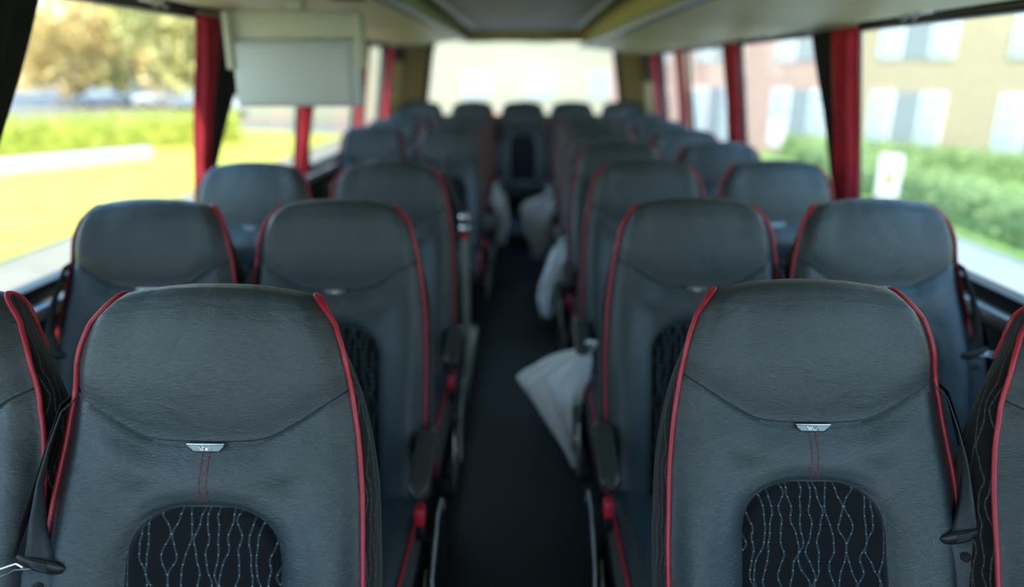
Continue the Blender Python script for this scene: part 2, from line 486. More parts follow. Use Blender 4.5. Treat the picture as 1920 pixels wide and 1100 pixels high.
def make_seat(label, aisle, flip):
    """built with the belt at -x and the aisle armrest at +x; flip mirrors it"""
    M = (lambda m: m.mirror()) if flip else (lambda m: m)
    t = thing('coach_seat', label, 'seat', (0, 0, 0))
    b = M(back_mesh()).build('backrest', LEA, t)
    M(insert_mesh()).build('fabric_insert', FAB, b)['label'] = 'black woven insert with wavy grey lines'
    M(stitch_mesh()).build('stitching', STITCH, b)
    for sd in (-1, 1): M(side_mesh(sd)).build('side_panel', SIDEF, t)['label'] = 'black wavy-line fabric side of backrest'
    for sd in (-1, 1): M(piping_mesh(sd)).build('piping', RED, t)['label'] = 'red piping'
    bm_, P, w, h = badge_mesh()
    bg = bm_.build('badge', PLAQ, t); badge_rim(P, w, h).build('badge_rim', CHROME, bg); badge_letters(P).build('badge_lettering', CHROME, bg)
    cu = M(cushion_mesh()).build('seat_cushion', LEA, t)
    for sd in (-1, 1): M(cush_side(sd)).build('cushion_side', SIDEF, cu)
    for sd in (-1, 1): M(cush_piping(sd)).build('cushion_piping', RED, cu)
    M(cush_insert()).build('cushion_insert', FAB, cu)
    # under-frame and pedestal
    fr = MB().box(-.205, .205, -.43, .06, .285, .335, .012)
    for y in (-.36, -.04): fr.tube([(-.2, y, .275), (.2, y, .275)], .016, 10)
    M(fr).build('seat_frame', BLKM, t)
    for x in (-.17, .17):
        lg = MB().prism([(-.33, .0), (.03, .0), (.03, .022), (-.10, .05), (-.11, .29), (-.25, .29), (-.24, .05), (-.33, .022)], 'x', x-.018, x+.018, .004)
        M(lg).build('leg', BLKM, t)
    # seat belt: shoulder run, return run, tongue, stop button
    zf = lambda s, n, x: base(s, n, x)
    p = [zf(.15, -.075, -.205), zf(.20, -.012, -.229), zf(.25, .004, -.236), zf(.30, .018, -.238), zf(.355, .030, -.231), zf(.405, .040, -.221)]
    d = [(-.52, .74, -.42), (-.52, .74, -.42), (-.50, .76, -.44), (-.38, .78, -.52), (.0, .6, -.62), (.75, .2, -.45)]
    bl = M(ribbon(p, d, .040)).build('seat_belt', BELT, t, solid=.0016); bl['label'] = 'dark grey seat belt webbing'
    p2 = [zf(.408, .040, -.222), zf(.45, .038, -.226), zf(.57, .032, -.236), zf(.70, .02, -.24)]
    M(ribbon(p2, [(1, .2, -.1)]*4, .042)).build('lower_webbing', BELT, bl, solid=.0016)
    p3 = [zf(.14, -.085, -.205), zf(.19, -.024, -.235), zf(.27, -.012, -.250), zf(.36, .000, -.266), zf(.48, .010, -.275), zf(.7, .01, -.270)]
    M(ribbon(p3, [(-.40, .8, -.4), (-.40, .8, -.4), (-.25, .9, -.3), (.1, 1, -.1), (.3, 1, 0), (.35, 1, .1)], .040)).build('return_webbing', BELTD, bl, solid=.0016)
    # tongue: ribbed oval bar across the webbing, bright bent loop outward
    tg = MB(); rows = []
    cx = -.219; NT = 14
    ax = Vector((.033, .002, -.011)); 
    c0 = zf(.410, .042, cx)
    for k in range(NT+1):
        q = -1+2*k/NT; c = c0+ax*q; ww = .0105*(1-abs(q)**3)**.5+.0008; tt = .0052*(1-abs(q)**4)**.5+.0006
        c = c+Vector((0, 0, -.004*(1-q*q)))
        rows.append([c+Vector((0, -cos(2*pi*j/12)*tt, sin(2*pi*j/12)*ww)) for j in range(12)])
    tg.grid(rows, cu=True)
    tgo = M(tg).build('belt_tongue', BLK, t)
    rb = MB()
    for k in range(4):
        z = .0062-.0036*k
        rb.tube([c0+Vector((-.012, -.0056, z+.0034)), c0+Vector((.0, -.0066, z-.001)), c0+Vector((.012, -.0060, z-.0044))], .0008, 6)
    M(rb).build('tongue_ribs', BELT, tgo)
    lp = MB()
    a0 = c0+Vector((-.010, -.004, -.006)); a1 = c0+Vector((-.030, -.006, .0045))
    e0 = c0+Vector((-.048, -.042, .000)); e1 = c0+Vector((-.057, -.036, .009))
    k0 = c0+Vector((-.034, -.008, -.0055))
    lp.tube([a0, k0, e0], .0013, 8); lp.tube([e0, e1], .0017, 8); lp.tube([e1, a1], .0013, 8); lp.tube([a1, a1+Vector((.008, 0, -.006))], .0017, 8)
    M(lp).build('tongue_loop', CHROME, tgo)['label'] = 'bright metal loop of the belt tongue'
    bt = MB().disc(zf(.446, .0400, -.224), (0, -CR, SR), .0080, .003, 20).disc(zf(.446, .0420, -.224), (0, -CR, SR), .0052, .003, 16)
    M(bt).build('stop_button', BLK, bl)
    if aisle:
        ar = MB()
        rows = []
        for k in range(15):
            q = k/14; y = lerp(.035, -.215, q); z = lerp(.635, .600, q)
            e = (1-abs(2*q-1)**9)**.5*.98+.02
            w2 = .026*e; h2 = .017*e
            rows.append([(.258+w2*math.copysign(abs(cos(2*pi*j/16))**.5, cos(2*pi*j/16)), y, z+h2*math.copysign(abs(sin(2*pi*j/16))**.55, sin(2*pi*j/16))) for j in range(16)])
        ar.grid(rows, cu=True)
        aro = M(ar).build('armrest', ARMM, t)
        M(MB().prism([(.045, .58), (.02, .625), (-.03, .625), (-.02, .50), (.03, .48)], 'x', .244, .262, .004)).build('armrest_hinge', BLK, aro)
        bk = MB().prism([(-.150, .478), (-.118, .478), (-.112, .515), (-.146, .520)], 'x', .238, .262, .003)
        bko = M(bk).build('belt_buckle', REDP, t); bko['label'] = 'red buckle block at the cushion edge'
        M(MB().box(.239, .261, -.14, -.085, .43, .482, .004)).build('buckle_sleeve', BLK, bko)
        sc = MB().prism([(-.26, .26), (.02, .26), (.03, .40), (-.02, .465), (-.10, .47), (-.23, .40)], 'x', .278, .288, .003)
        sco = M(sc).build('side_cover', BLK, t)
        M(MB().tube([(.288, .02, .41), (.288, -.02, .467), (.288, -.10, .472), (.288, -.235, .40), (.288, -.262, .27)], .004, 8)).build('cover_edge', GREYM, sco)
        mt = MB().prism([(-.32, .20), (-.12, .20), (-.13, .34), (-.20, .40), (-.27, .37)], 'x', .266, .274, .002)
        mto = M(mt).build('recline_bracket', STEEL, t)
        M(MB().disc((.279, -.18, .345), (1, 0, 0), .009, .01)).build('bolt', CHROME, mto)
        M(MB().disc((.279, -.245, .305), (1, 0, 0), .009, .01)).build('bolt', CHROME, mto)
        M(MB().tube([(.255, -.1, .30), (.255, -.40, .30)], .011, 10).box(.234, .27, -.43, .04, .24, .30, .006)).build('side_rail', BLKM, t)
    return t

# seat positions: X of the four columns, Y of each row (local origin at the foot of the backrest)
OFF = LB*SR
rows_L = [.997, 1.80, 2.53, 4.60, 5.32, 6.04]
rows_R = [1.12, 1.84, 2.62, 3.42, 4.18, 4.94, 5.70]
XLA, XLW, XRA, XRW = -.495, -.992, .457, .936
ordn = ['front', 'second', 'third', 'fourth', 'fifth', 'sixth', 'seventh']
GRP = 'grey leather coach seats with red piping'
PT = .055                                                    # podium height
def lab(i, side, col, extra=''):
    place = {'La': 'aisle seat', 'Lw': 'window seat', 'Ra': 'aisle seat', 'Rw': 'window seat'}[side+col]
    sd = 'lawn-side' if side == 'L' else 'building-side'
    return f'grey leather coach seat with red piping, {sd} {place}, {ordn[i]} row'
protos = {}
for (side, col, X) in (('L', 'a', XLA), ('L', 'w', XLW), ('R', 'a', XRA), ('R', 'w', XRW)):
    pr = None
    for i, D in enumerate(rows_L if side == 'L' else rows_R):
        y = D-OFF; x = X
        if side+col == 'Ra' and i == 0: x = .482
        if side+col == 'Rw' and i == 0: y -= .09; x = .965
        if side+col == 'La' and i == 0: x = -.479
        if side+col == 'Lw' and i == 0: x = -.968
        lb = lab(i, side, col); z = PT
        if i == 0: z = PT+.009 if side == 'L' else PT-.015
        if side == 'L' and i > 2: z = PT-.015
        if i == 2: z = PT+.006
        if pr is None: pr = make_seat(lb, col == 'a', side == 'R'); pr['group'] = GRP; pr.location = (x, y, z)
        else: dup(pr, (x, y, z), 0, lb)
    protos[side+col] = pr
# back bench: five seats on a raised step
for k, x in enumerate([-1.01, -.51, -.022, .455, .945]):
    nm = ['lawn-window end', 'second from the lawn window', 'middle of the row facing the aisle', 'second from the building window', 'building-window end'][k]
    dup(protos['Lw' if x < 0 else 'Rw'], (x, 6.98-OFF, .10), 0, f'grey leather seat in the rearmost row of five, {nm}')

# ------------------------------------------------------------------ coach shell
CZ = 1.56                                                   # eye height
XL, XR = -1.27, 1.21; YF, YB = -1.7, 7.75
struct('floor', MB().box(XL, XR, YF, 6.35, -.06, 0), FLOORM)
struct('trim_podium_lawn_side', MB().box(XL, -.275, .1, 6.35, 0.0005, PT, .004), PODM)
struct('trim_podium_building_side', MB().box(.235, XR, .1, 6.35, 0.0005, PT, .004), PODM)
struct('trim_rear_step', MB().box(XL, XR, 6.35, YB, -.06, 0.10, .006), PODM)
struct('trim_step_edge', MB().box(-.27, .23, 6.335, 6.349, .02, 0.095, .003), RUBB)
SZ = CZ-.585                                                 # sill height
TZL, TZR = CZ+.225, CZ+.17                                  # window heads
for nm, x, sg, tz in (('left', XL, -1, TZL), ('right', XR, 1, TZR)):
    xo = x+sg*.07
    a, b = min(x, xo), max(x, xo)
    w = MB().box(a, b, YF, YB, -.06, SZ-.07).box(a, b, YF, YB, tz, 2.15).box(a, b, YB-.95, YB, SZ-.07, tz).box(a, b, YF, YF+.3, SZ-.07, tz)
    struct('wall_'+nm, w, SIDEW if sg else None)
    i0, i1 = sorted((x-sg*.035, x+sg*.05))
    struct('trim_sill_'+nm, MB().box(i0, i1, YF+.3, YB-.95, SZ-.085, SZ-.045, .008), SILV)
    i0, i1 = sorted((x-sg*.0, x+sg*.06))
    struct('trim_window_seal_'+nm, MB().box(i0, i1, YF+.3, YB-.95, SZ-.045, SZ, .006).box(i0, i1, YF+.3, YB-.95, tz-.03, tz, .006), RUBB)
    g0, g1 = sorted((x+sg*.045, x+sg*.051))
    ys = [YF+.3, .10, 1.60, 3.06, 4.36, 5.80, YB-.95] if sg < 0 else [YF+.3, .10, 1.42, 2.86, 4.36, 5.74, YB-.95]
    for k, (y0, y1) in enumerate(zip(ys, ys[1:])):
        struct(f'window_{k+1}_{nm}', MB().box(g0, g1, y0+.006, y1-.006, SZ-.005, tz-.02), GLASS)
    for k, y in enumerate(ys[1:-1]):
        p0, p1 = sorted((x+sg*.035, x+sg*.065))
        struct(f'trim_pillar_{nm}_{k+1}', MB().box(p0, p1, y-.03, y+.03, SZ, tz, .004), RUBB)
# beige panels at the rear corners
struct('trim_rear_corner_left', MB().box(XL, XL+.02, YB-.95, YB-.02, SZ-.05, 2.0), BEIGE2)
struct('trim_rear_corner_right', MB().box(XR-.02, XR, YB-.95, YB-.02, SZ-.05, 2.0), BEIGE)
# roof and ceiling
struct('ceiling', MB().box(XL-.07, XR+.07, YF, YB, CZ+.52, CZ+.6), CEILM)
struct('trim_ceiling_channel', MB().box(-.46, .44, -.6, YB-.55, CZ+.37, CZ+.40, .01), CEILM)
for k, (x, m) in enumerate(((-.49, BEIGE), (.47, GREYM))):
    struct(f'trim_ceiling_{k+1}', MB().box(x-.03, x+.03, -.6, YB-.55, CZ+.365, CZ+.43, .012), m)
hd = MB().box(-.62, .60, YB-.62, YB-.50, CZ+.27, CZ+.52, .01)
struct('trim_rear_header', hd, BEIGE2)
# rear window: black surround with slanted, rounded opening
def rrect(pts, r, n=6):
    out = []
    for i, p in enumerate(pts):
        p = Vector(p); a = Vector(pts[i-1]); b = Vector(pts[(i+1) % len(pts)])
        u = (a-p).normalized(); v = (b-p).normalized()
        for k in range(n+1):
            t = k/n; out.append(tuple((p+u*r)*(1-t)**2+p*2*t*(1-t)+(p+v*r)*t**2))
    return out
op = rrect([(-1.07, CZ-.45), (1.02, CZ-.45), (.90, CZ+.34), (-.95, CZ+.34)], .16)
outer = []
cx0, cz0 = -.03, CZ-.05
for p in op:
    dx, dz = p[0]-cx0, p[1]-cz0
    t = min((1.31/abs(dx)) if dx else 9, ((.72 if dz > 0 else 1.57)/abs(dz)) if dz else 9)
    outer.append((cx0+dx*t, cz0+dz*t))
rim = [(p[0]*1.04-.002, CZ-.05+(p[1]-CZ+.05)*1.05) for p in op]
mb = MB().grid([[(p[0], YB-.03, p[1]) for p in outer], [(p[0], YB-.03, p[1]) for p in rim], [(p[0], YB+.05, p[1]) for p in rim], [(p[0], YB+.05, p[1]) for p in outer]], cu=True, smooth=False)
mb.box(XL-.18, XR+.18, YB-.024, YB+.056, -.06, CZ-.50).box(XL-.1, XR+.1, YB-.024, YB+.056, CZ+.40, CZ+.6)
struct('wall_rear', mb, BEIGE2)
mb = MB().grid([[(p[0]*1.05, YB-.035, CZ-.05+(p[1]-CZ+.05)*1.06) for p in op], [(p[0], YB-.04, p[1]) for p in op], [(p[0], YB+.06, p[1]) for p in op], [(p[0]*1.05, YB+.06, CZ-.05+(p[1]-CZ+.05)*1.06) for p in op]], cu=True, cv=True, smooth=False)
struct('trim_rear_window_seal', mb, RUBB)
struct('window_rear', MB().prism([(p[0], p[1]) for p in rrect([(-1.08, CZ-.46), (1.03, CZ-.46), (.91, CZ+.35), (-.96, CZ+.35)], .15)], 'y', YB+.03, YB+.036), GLASS)
# front of the coach behind the viewpoint: dashboard wall and windscreen
struct('wall_front', MB().box(XL-.07, XR+.07, YF-.08, YF, -.06, .55).box(XL-.07, XR+.07, YF-.08, YF, 2.05, 2.16), SIDEW)
struct('window_windscreen', MB().box(XL, XR, YF-.05, YF-.044, .55, 2.05), GLASS)

# luggage racks (one unit per side), running rear from the first row
def rack(nm, lb, xo, xi, zo, zi, sg):
    t = thing(nm, lb, 'luggage rack', (0, 0, 0), 0, 'overhead luggage racks')
    Y0, Y1 = -.9, YB-.55
    prof = [(xo, zo), (lerp(xo, xi, .12), zo-.004), (lerp(xo, xi, .5), lerp(zo, zi, .5)-.006), (xi, zi), (xi+sg*.0, zi+.03), (lerp(xo, xi, .92), zi+.17), (lerp(xo, xi, .92), CZ+.5), (xo, CZ+.5)]
    MB().prism(prof, 'y', Y0, Y1).build('rack_body', BEIGE, t)
    a, b = sorted((xi, xi-sg*.045))
    MB().box(a, b, Y0, Y1, zi-.012, zi+.022, .008).build('rack_rail', GREYM, t)
    a, b = sorted((xi+sg*.012, xi+sg*.03))
    MB().box(a, b, Y0, Y1, zi-.003, zi+.004).build('rack_groove', DARKG, t)
    a, b = sorted((lerp(xo, xi, .905), lerp(xo, xi, .935)))
    MB().box(a, b, Y0, Y1-.02, zi+.12, CZ+.45).build('rack_front', BEIGE2, t)
    if sg < 0:
        MB().box(-.76, -.63, 2.15, 2.95, zi-.022, zi+.01, .006).build('service_panel', SIDEW, t)['label'] = 'dark service panel under the rack'
rack('luggage_rack', 'beige overhead luggage rack above the lawn-side windows', XL+.02, -.60, CZ+.235, CZ+.285, -1)
rack('luggage_rack', 'beige overhead luggage rack above the building-side windows', XR-.02, .555, CZ+.165, CZ+.215, 1)

# ------------------------------------------------------------------ curtains
def pleats(x0, sg, y0, y1, z0, z1, amp, n, widthf, kz=26):
    mb = MB(); rows = []; ph = random.random()*6
    for i in range(kz+1):
        t = i/kz; z = lerp(z0, z1, t); r = []
        wy0, wy1 = widthf(t); M_ = n*8
        for j in range(M_+1):
            u = j/M_; y = lerp(y0, y1, lerp(wy0, wy1, u))
            r.append((x0+sg*amp*(sin(u*n*2*pi+ph)+.3*sin(u*n*4.3*pi+t*2+ph)), y+.006*sin(t*9+u*7), z))
        rows.append(r)
    return mb.grid(rows)
def curtain(lb, sg, y, tie, lin_w=.17, red_w=.20, taper=False):
    x = (XL+.035) if sg < 0 else (XR-.035); tz = TZL if sg < 0 else TZR
    t = thing('curtain', lb, 'curtain', (0, 0, 0), 0, 'red window curtains')
    z0, z1 = SZ-.02, tz-.02
    if tie:
        wf = lambda q: (.12+.0*q, 1-.30*math.exp(-((q-.30)/.10)**2)) if q > .3 else (.10, .70+.25*sm(.3, 0, q) if False else .70+.25*(1-sm(0, .3, q)))
    else:
        wf = lambda q: (.05*(1-q), 1-.07*(1-q))
    if taper: wf = lambda q: (0, .48+.52*sm(.1, 1, q))
    pleats(x, 1, y, y+red_w, z0, z1, .016, 4, wf).build('red_panel', CURT, t, solid=.003)
    wl = lambda q: (.0, .04+.96*q)
    pleats(x+sg*.014, 1, y+red_w*(.4 if taper else .86), y+red_w+lin_w, z0, z1, .008, 3, wl).build('black_lining', LINING, t, solid=.003)['label'] = 'black lining of the curtain'
    MB().tube([(x, y-.01, z1+.006), (x, y+red_w+lin_w, z1+.006)], .006, 8).build('curtain_glider', STEEL, t)
    return t
curtain('dark-lined curtain beside the front lawn-side window', -1, 1.36, False, .40, .16)
curtain('red curtain beside the hanging monitor housing', -1, 2.80, False, .40, .17, True)
curtain('red curtain pinched by a tie below the monitor housing', -1, 4.12, True, .16, .24)
curtain('red curtain on the lawn side just past the monitor housing', -1, 5.60, False, .07)
curtain('rearmost red curtain on the lawn side', -1, 6.72, False, .05, .17)
curtain('wide red curtain with black edge between the two front building-side windows', 1, 2.66, False, .26, .19)
curtain('red curtain behind the third building-side window seat', 1, 4.14, False, .08, .24)
curtain('third red curtain along the building side', 1, 5.56, False, .06)
curtain('rearmost red curtain on the building side', 1, 6.72, False, .05, .17)
# the coach sides lean inwards towards the roof (tumblehome): sides, glass, pillars, sills and curtains follow the same slant
for o in list(C.objects):
    if o.type != 'MESH': continue
    root = o.parent or o
    if not (root.name.startswith(('wall_left', 'wall_right', 'window_', 'trim_sill', 'trim_window', 'trim_pillar', 'trim_rear_corner', 'curtain'))) or root.name in ('window_rear', 'window_windscreen'): continue
    if o.name.startswith('curtain_glider'): continue
    for v in o.data.vertices:
        if abs(v.co.x) < 1.0: continue
        sg_ = -1 if v.co.x < 0 else 1; top = TZL if sg_ < 0 else TZR
        v.co.x += sg_*.145*min(max(top-v.co.z, 0), .80)
# coat hooks above the curtains
for k, (sg, y) in enumerate([(-1, 2.35), (-1, 3.75), (1, 2.15), (1, 3.45), (1, 4.8)]):
    x = XL+.06 if sg < 0 else XR-.06; z = (TZL if sg < 0 else TZR)-.0
    h = MB().box(x-.02, x+.02, y, y+.10, z-.012, z+.012, .005)
    for q in (.02, .08):
        h.tube([(x-sg*.015, y+q, z-.005), (x-sg*.03, y+q, z-.03), (x-sg*.042, y+q, z-.02)], .005, 8)
    o = h.build('coat_hook', STEEL)
    tag(o, ['double metal coat hook above the curtain by the monitor housing', 'double metal coat hook above the tied red curtain', 'double metal coat hook above the first wide building-side window',
            'double metal coat hook past the wide black-edged red curtain', 'double metal coat hook before the third building-side curtain'][k], 'hook', 'coat hooks')

# ------------------------------------------------------------------ hanging monitor housing
t = thing('monitor_housing', 'pale grey monitor housing hanging from the lawn-side rack', 'monitor', (-.83, 2.66, CZ))
W2 = .23
MB().box(-W2, W2, -.035, .02, -.125, .105, .012).build('monitor_body', SCREEN, t)
MB().box(-W2-.012, W2+.012, -.02, .06, .108, .205, .012).build('mounting_frame', SCREEN2, t)
for s in (-1, 1): MB().box(s*(W2+.004)-.012, s*(W2+.004)+.012, -.052, .03, .005, .20, .006).build('hinge_arm', SCREEN2, t)
MB().box(-W2+.02, W2-.035, -.047, -.0352, -.112, .088, .005).build('rear_cover', SCREEN, t)
MB().box(-.03, .03, .0, .05, .206, .245, .005).build('ceiling_mount', SCREEN2, t)

# ------------------------------------------------------------------ guard rail at the stairwell
t = thing('guard_rail', 'chrome stanchion with black strap at the stairwell behind the third lawn-side row', 'handrail', (-.262, 2.98, 0))
gr = MB().tube([(0, 0, .40), (0, 0, .93)], .0165, 14); gr.build('pole', POLE, t)
MB().ball((0, 0, .95), .024, 10).build('upper_ball_joint', CHROME, t)
MB().ball((0, 0, .90), .022, 10).build('lower_ball_joint', CHROME, t)
MB().tube([(0, 0, .86), (0, 0, .885)], .021, 12).build('red_collar', REDP, t)['label'] = 'red collar ring'
MB().tube([(-.07, 0, 1.22), (-.075, 0, 1.14), (-.05, 0, 1.05), (-.015, 0, .97)], .012, 10).build('strap', BLK, t)
MB().prism([(-.035, 0.001), (-.015, 0.001), (.048, .41), (.048, .44), (.0, .44)], 'y', -.012, .012, .004).build('foot_plate', POLE, t)

# ------------------------------------------------------------------ white plastic bags tied to aisle armrests
def bag(levels, lb, rip=9, seed=0, y=0, dep=.05):
    rnd = random.Random(seed); mb = MB(); rows = []
    # smooth the level table
    zs = [l[0] for l in levels]
    K = 34; n = 40
    ph = [rnd.random()*6 for _ in range(4)]
    for i in range(K+1):
        z = lerp(zs[0], zs[-1], i/K)
        tb0 = sorted((l[0], l[1]) for l in levels); tb1 = sorted((l[0], l[2]) for l in levels)
        x0, x1 = table(tb0, z), table(tb1, z)
        c, w = (x0+x1)/2, (x1-x0)/2
        d = min(dep, w*.8+.008)*(.5+.5*sm(0, .35, i/K))
        r = []
        for j in range(n):
            th = 2*pi*j/n
            q = 1+(.10*sin(th*rip+ph[0]+i*.10)+.07*sin(th*(rip-4)+ph[1]-i*.16)+.04*sin(th*(rip+6)+ph[2]))*sm(0, .1, i/K)
            q2 = 1+(.30*sin(th*rip+ph[0]+i*.10)+.2*sin(th*(rip-4)+ph[1]-i*.16))
            r.append((c+w*cos(th)*q, y+d*sin(th)*q2, z+.006*sin(th*5+ph[3])*sm(0, .2, i/K)))
        rows.append(r)
    mb.grid(rows, cu=True)
    t = thing('plastic_bag', lb, 'bag', (0, 0, 0), 0, 'white bags hanging along the aisle')
    mb.build('bag_body', BAGM, t)
    x0, x1 = levels[0][1], levels[0][2]; zt = zs[0]
    kn = MB(); cx = (x0+x1)/2
    kn.tube([(cx-.012, y-.01, zt-.01), (cx-.02, y-.018, zt+.015), (cx+.01, y-.016, zt+.028), (cx+.028, y, zt+.02), (cx+.02, y+.012, zt-.005)], .010, 10)
    kn.build('knotted_handle', BAGM, t)
    return t
def seat_y(D): return D-OFF
bag([(.655, .19, .235), (.62, .09, .225), (.575, .01, .215), (.55, -.02, .21), (.52, -.005, .20), (.44, .045, .195), (.34, .105, .205), (.26, .15, .213), (.20, .175, .205)],
    'large white plastic bag spreading into the aisle by the third building-side row', 9, 3, seat_y(2.62)-.15, .075)
bag([(.66, .19, .245), (.60, .155, .245), (.50, .12, .225), (.42, .09, .20), (.33, .08, .185), (.24, .10, .17)],
    'slim bluish white plastic bag hanging by the fifth building-side row', 7, 5, seat_y(4.18)-.2, .06)
bag([(.66, .14, .22), (.61, .0, .215), (.55, -.03, .205), (.48, -.015, .2), (.38, .01, .20), (.28, .05, .18), (.18, .07, .15)],
    'wide white plastic bag low in the aisle by the rearmost building-side seat pair', 8, 8, seat_y(5.70)-.2, .07)
bag([(.66, -.27, -.21), (.60, -.272, -.165), (.50, -.268, -.14), (.40, -.258, -.13), (.30, -.245, -.14), (.20, -.22, -.155)],
    'white plastic bag on the lawn side of the aisle near the rear', 8, 11, seat_y(6.04)-.2, .06)
# ------------------------------------------------------------------ outside
GRASS = vary(mat('lawn_grass', (.3, .36, .05), .9), 1.2, (.50, .44, .045), (.60, .52, .07), bump=.4, bscale=30, bdist=.05)
PAVE = vary(mat('pale_paving', (.45, .43, .38), .85), 2, (.26, .205, .14), (.31, .25, .18))
ASPH = vary(mat('asphalt_road', (.19, .20, .21), .85), 3, (.17, .18, .19), (.23, .24, .25))
HEDGE = vary(mat('hedge_leaves', (.1, .18, .03), .8), 3, (.22, .25, .03), (.46, .46, .07))
HEDGE2 = vary(mat('dark_hedge_leaves', (.06, .14, .03), .8), 5, (.12, .19, .06), (.24, .32, .12))
LEAF = [vary(mat('autumn_leaves', (.5, .3, .08), .8), 1.2, (.68, .46, .17), (.76, .58, .24)), vary(mat('olive_leaves', (.3, .3, .1), .8), 1, (.42, .41, .17), (.55, .50, .22)),
        vary(mat('yellow_leaves', (.5, .45, .1), .8), 1, (.55, .50, .19), (.68, .58, .26))]
BARK = mat('bark', (.16, .12, .08), .9)
BRICK = mat('tan_brick', (.6, .45, .27), .85)
def brick():
    m = BRICK; b = m.node_tree.nodes['Principled BSDF']; tc = N(m, 'ShaderNodeTexCoord'); br = N(m, 'ShaderNodeTexBrick', i_Scale=1.)
    mp = N(m, 'ShaderNodeMapping'); mp.inputs['Scale'].default_value = (2.2, 2.2, 2.2); L(m, tc.outputs['UV'], mp.inputs[0]); L(m, mp.outputs[0], br.inputs[0])
    br.inputs['Color1'].default_value = (.42, .335, .205, 1); br.inputs['Color2'].default_value = (.385, .30, .18, 1); br.inputs['Mortar'].default_value = (.41, .35, .26, 1)
    L(m, br.outputs[0], b.inputs['Base Color'])
brick()
PINKB = vary(mat('pink_brick', (.62, .36, .28), .85), 3, (.42, .27, .22), (.48, .32, .26))
WFR = mat('white_window_frame', (.66, .69, .68), .5)
WPANE = mat('window_pane_outside', (.35, .42, .45), .12, spec=.8)
WDARK = mat('grey_spandrel', (.25, .27, .28), .6)
WHITE = mat('white_paint', (.66, .67, .66), .6)
def ground(name, x0, x1, y0, y1, z, m, poly=None):
    mb = MB().box(x0, x1, y0, y1, z-.1, z) if not poly else MB().prism(poly, 'z', z-.1, z)
    return struct(name, mb, m)
ground('ground', -160, 160, -60, 220, GZ-.08, ASPH)
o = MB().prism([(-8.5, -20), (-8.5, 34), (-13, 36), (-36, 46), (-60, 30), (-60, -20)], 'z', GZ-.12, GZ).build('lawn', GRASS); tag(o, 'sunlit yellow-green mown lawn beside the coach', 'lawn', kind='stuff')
struct('path_lawn_side', MB().box(-8.4, -2.2, -25, 60, GZ-.2, GZ-.02), PAVE)
struct('path_cross', MB().prism([(-8.5, 38), (-8.5, 60), (-40, 75), (-40, 52), (-16, 40)], 'z', GZ-.2, GZ-.015), PAVE)
struct('path_building_side', MB().box(2.2, 8.0, -25, 60, GZ-.2, GZ-.02), mat('grey_paving', (.27, .29, .29), .85))
o = MB().prism([(8.1, -20), (60, -20), (60, 40), (8.1, 40)], 'z', GZ-.12, GZ).build('lawn', vary(mat('green_lawn', (.16, .28, .07), .9), 1.5, (.15, .26, .07), (.24, .36, .10))); tag(o, 'green lawn between the path and the brick building', 'lawn', kind='stuff')  # building-side grass, a deeper green than the yellow-green lawn

def hedge(lb, p0, p1, w, h, m, seed):
    rnd = random.Random(seed); p0 = Vector((*p0, 0)); p1 = Vector((*p1, 0)); d = (p1-p0); ln = d.length; d.normalize(); nr = Vector((-d.y, d.x, 0))
    mb = MB(); rows = []; nl = max(6, int(ln/.25))
    prof = [(-w/2, 0), (-w/2*1.05, h*.4), (-w/2, h*.85), (-w*.3, h), (0, h*1.02), (w*.3, h), (w/2, h*.85), (w/2*1.05, h*.4), (w/2, 0)]
    for i in range(nl+1):
        c = p0+d*ln*i/nl
        rows.append([c+nr*(q[0]+rnd.uniform(-.09, .09))+Vector((0, 0, GZ-.02+(q[1]+rnd.uniform(-.08, .08) if q[1] else 0)))+d*rnd.uniform(-.08, .08) for q in prof])
    mb.grid(rows)
    t = thing('hedge', lb, 'hedge', (0, 0, 0))
    mb.build('hedge_mass', m, t)
    lf = MB(); vs = []; fs = []
    for k in range(int(ln*110)):
        q = rnd.choice([(rnd.uniform(-w/2, w/2), h*rnd.uniform(.97, 1.12)), (rnd.choice((-1, 1))*w/2*rnd.uniform(.98, 1.15), rnd.uniform(.05, h))])
        c = p0+d*rnd.uniform(0, ln)+nr*q[0]+Vector((0, 0, GZ+q[1])); a = Vector((rnd.gauss(0, 1), rnd.gauss(0, 1), rnd.gauss(0, 1))).normalized(); b2 = a.orthogonal().normalized()
        s_ = rnd.uniform(.04, .09); o_ = len(vs); vs += [c+a*s_, c+b2*s_, c-a*s_, c-b2*s_]; fs.append((o_, o_+1, o_+2, o_+3))
    lf.add(vs, fs, smooth=False); lf.build('hedge_leaves', m, t)['kind'] = 'stuff'
hedge('long clipped yellow-green hedge across the lawn behind the low white barrier', (-28, 16.5), (-12.6, 30.5), 1.6, 1.25, HEDGE, 1)
hedge('low dark green hedge along the path before the brick building', (8.9, 3), (8.9, 22), 1.0, .75, HEDGE2, 2)
hedge('green hedge at the foot of the brick building facade', (18.5, 12.6), (9.4, 25.4), .9, .7, HEDGE2, 3)
o = MB().box(-3.9, 3.9, -.28, .28, 0, .42, .05).build('low_barrier', WHITE); o.location = (-15.0, 20.6, GZ); o.rotation_euler = (0, 0, math.atan2(6.2, 3.4)*.93)
tag(o, 'low white barrier lying across the sunlit lawn', 'barrier')
struct('road_far', MB().prism([(-120, 42), (-30, 62), (-30, 92), (-120, 92)], 'z', GZ-.2, GZ+.01), ASPH)

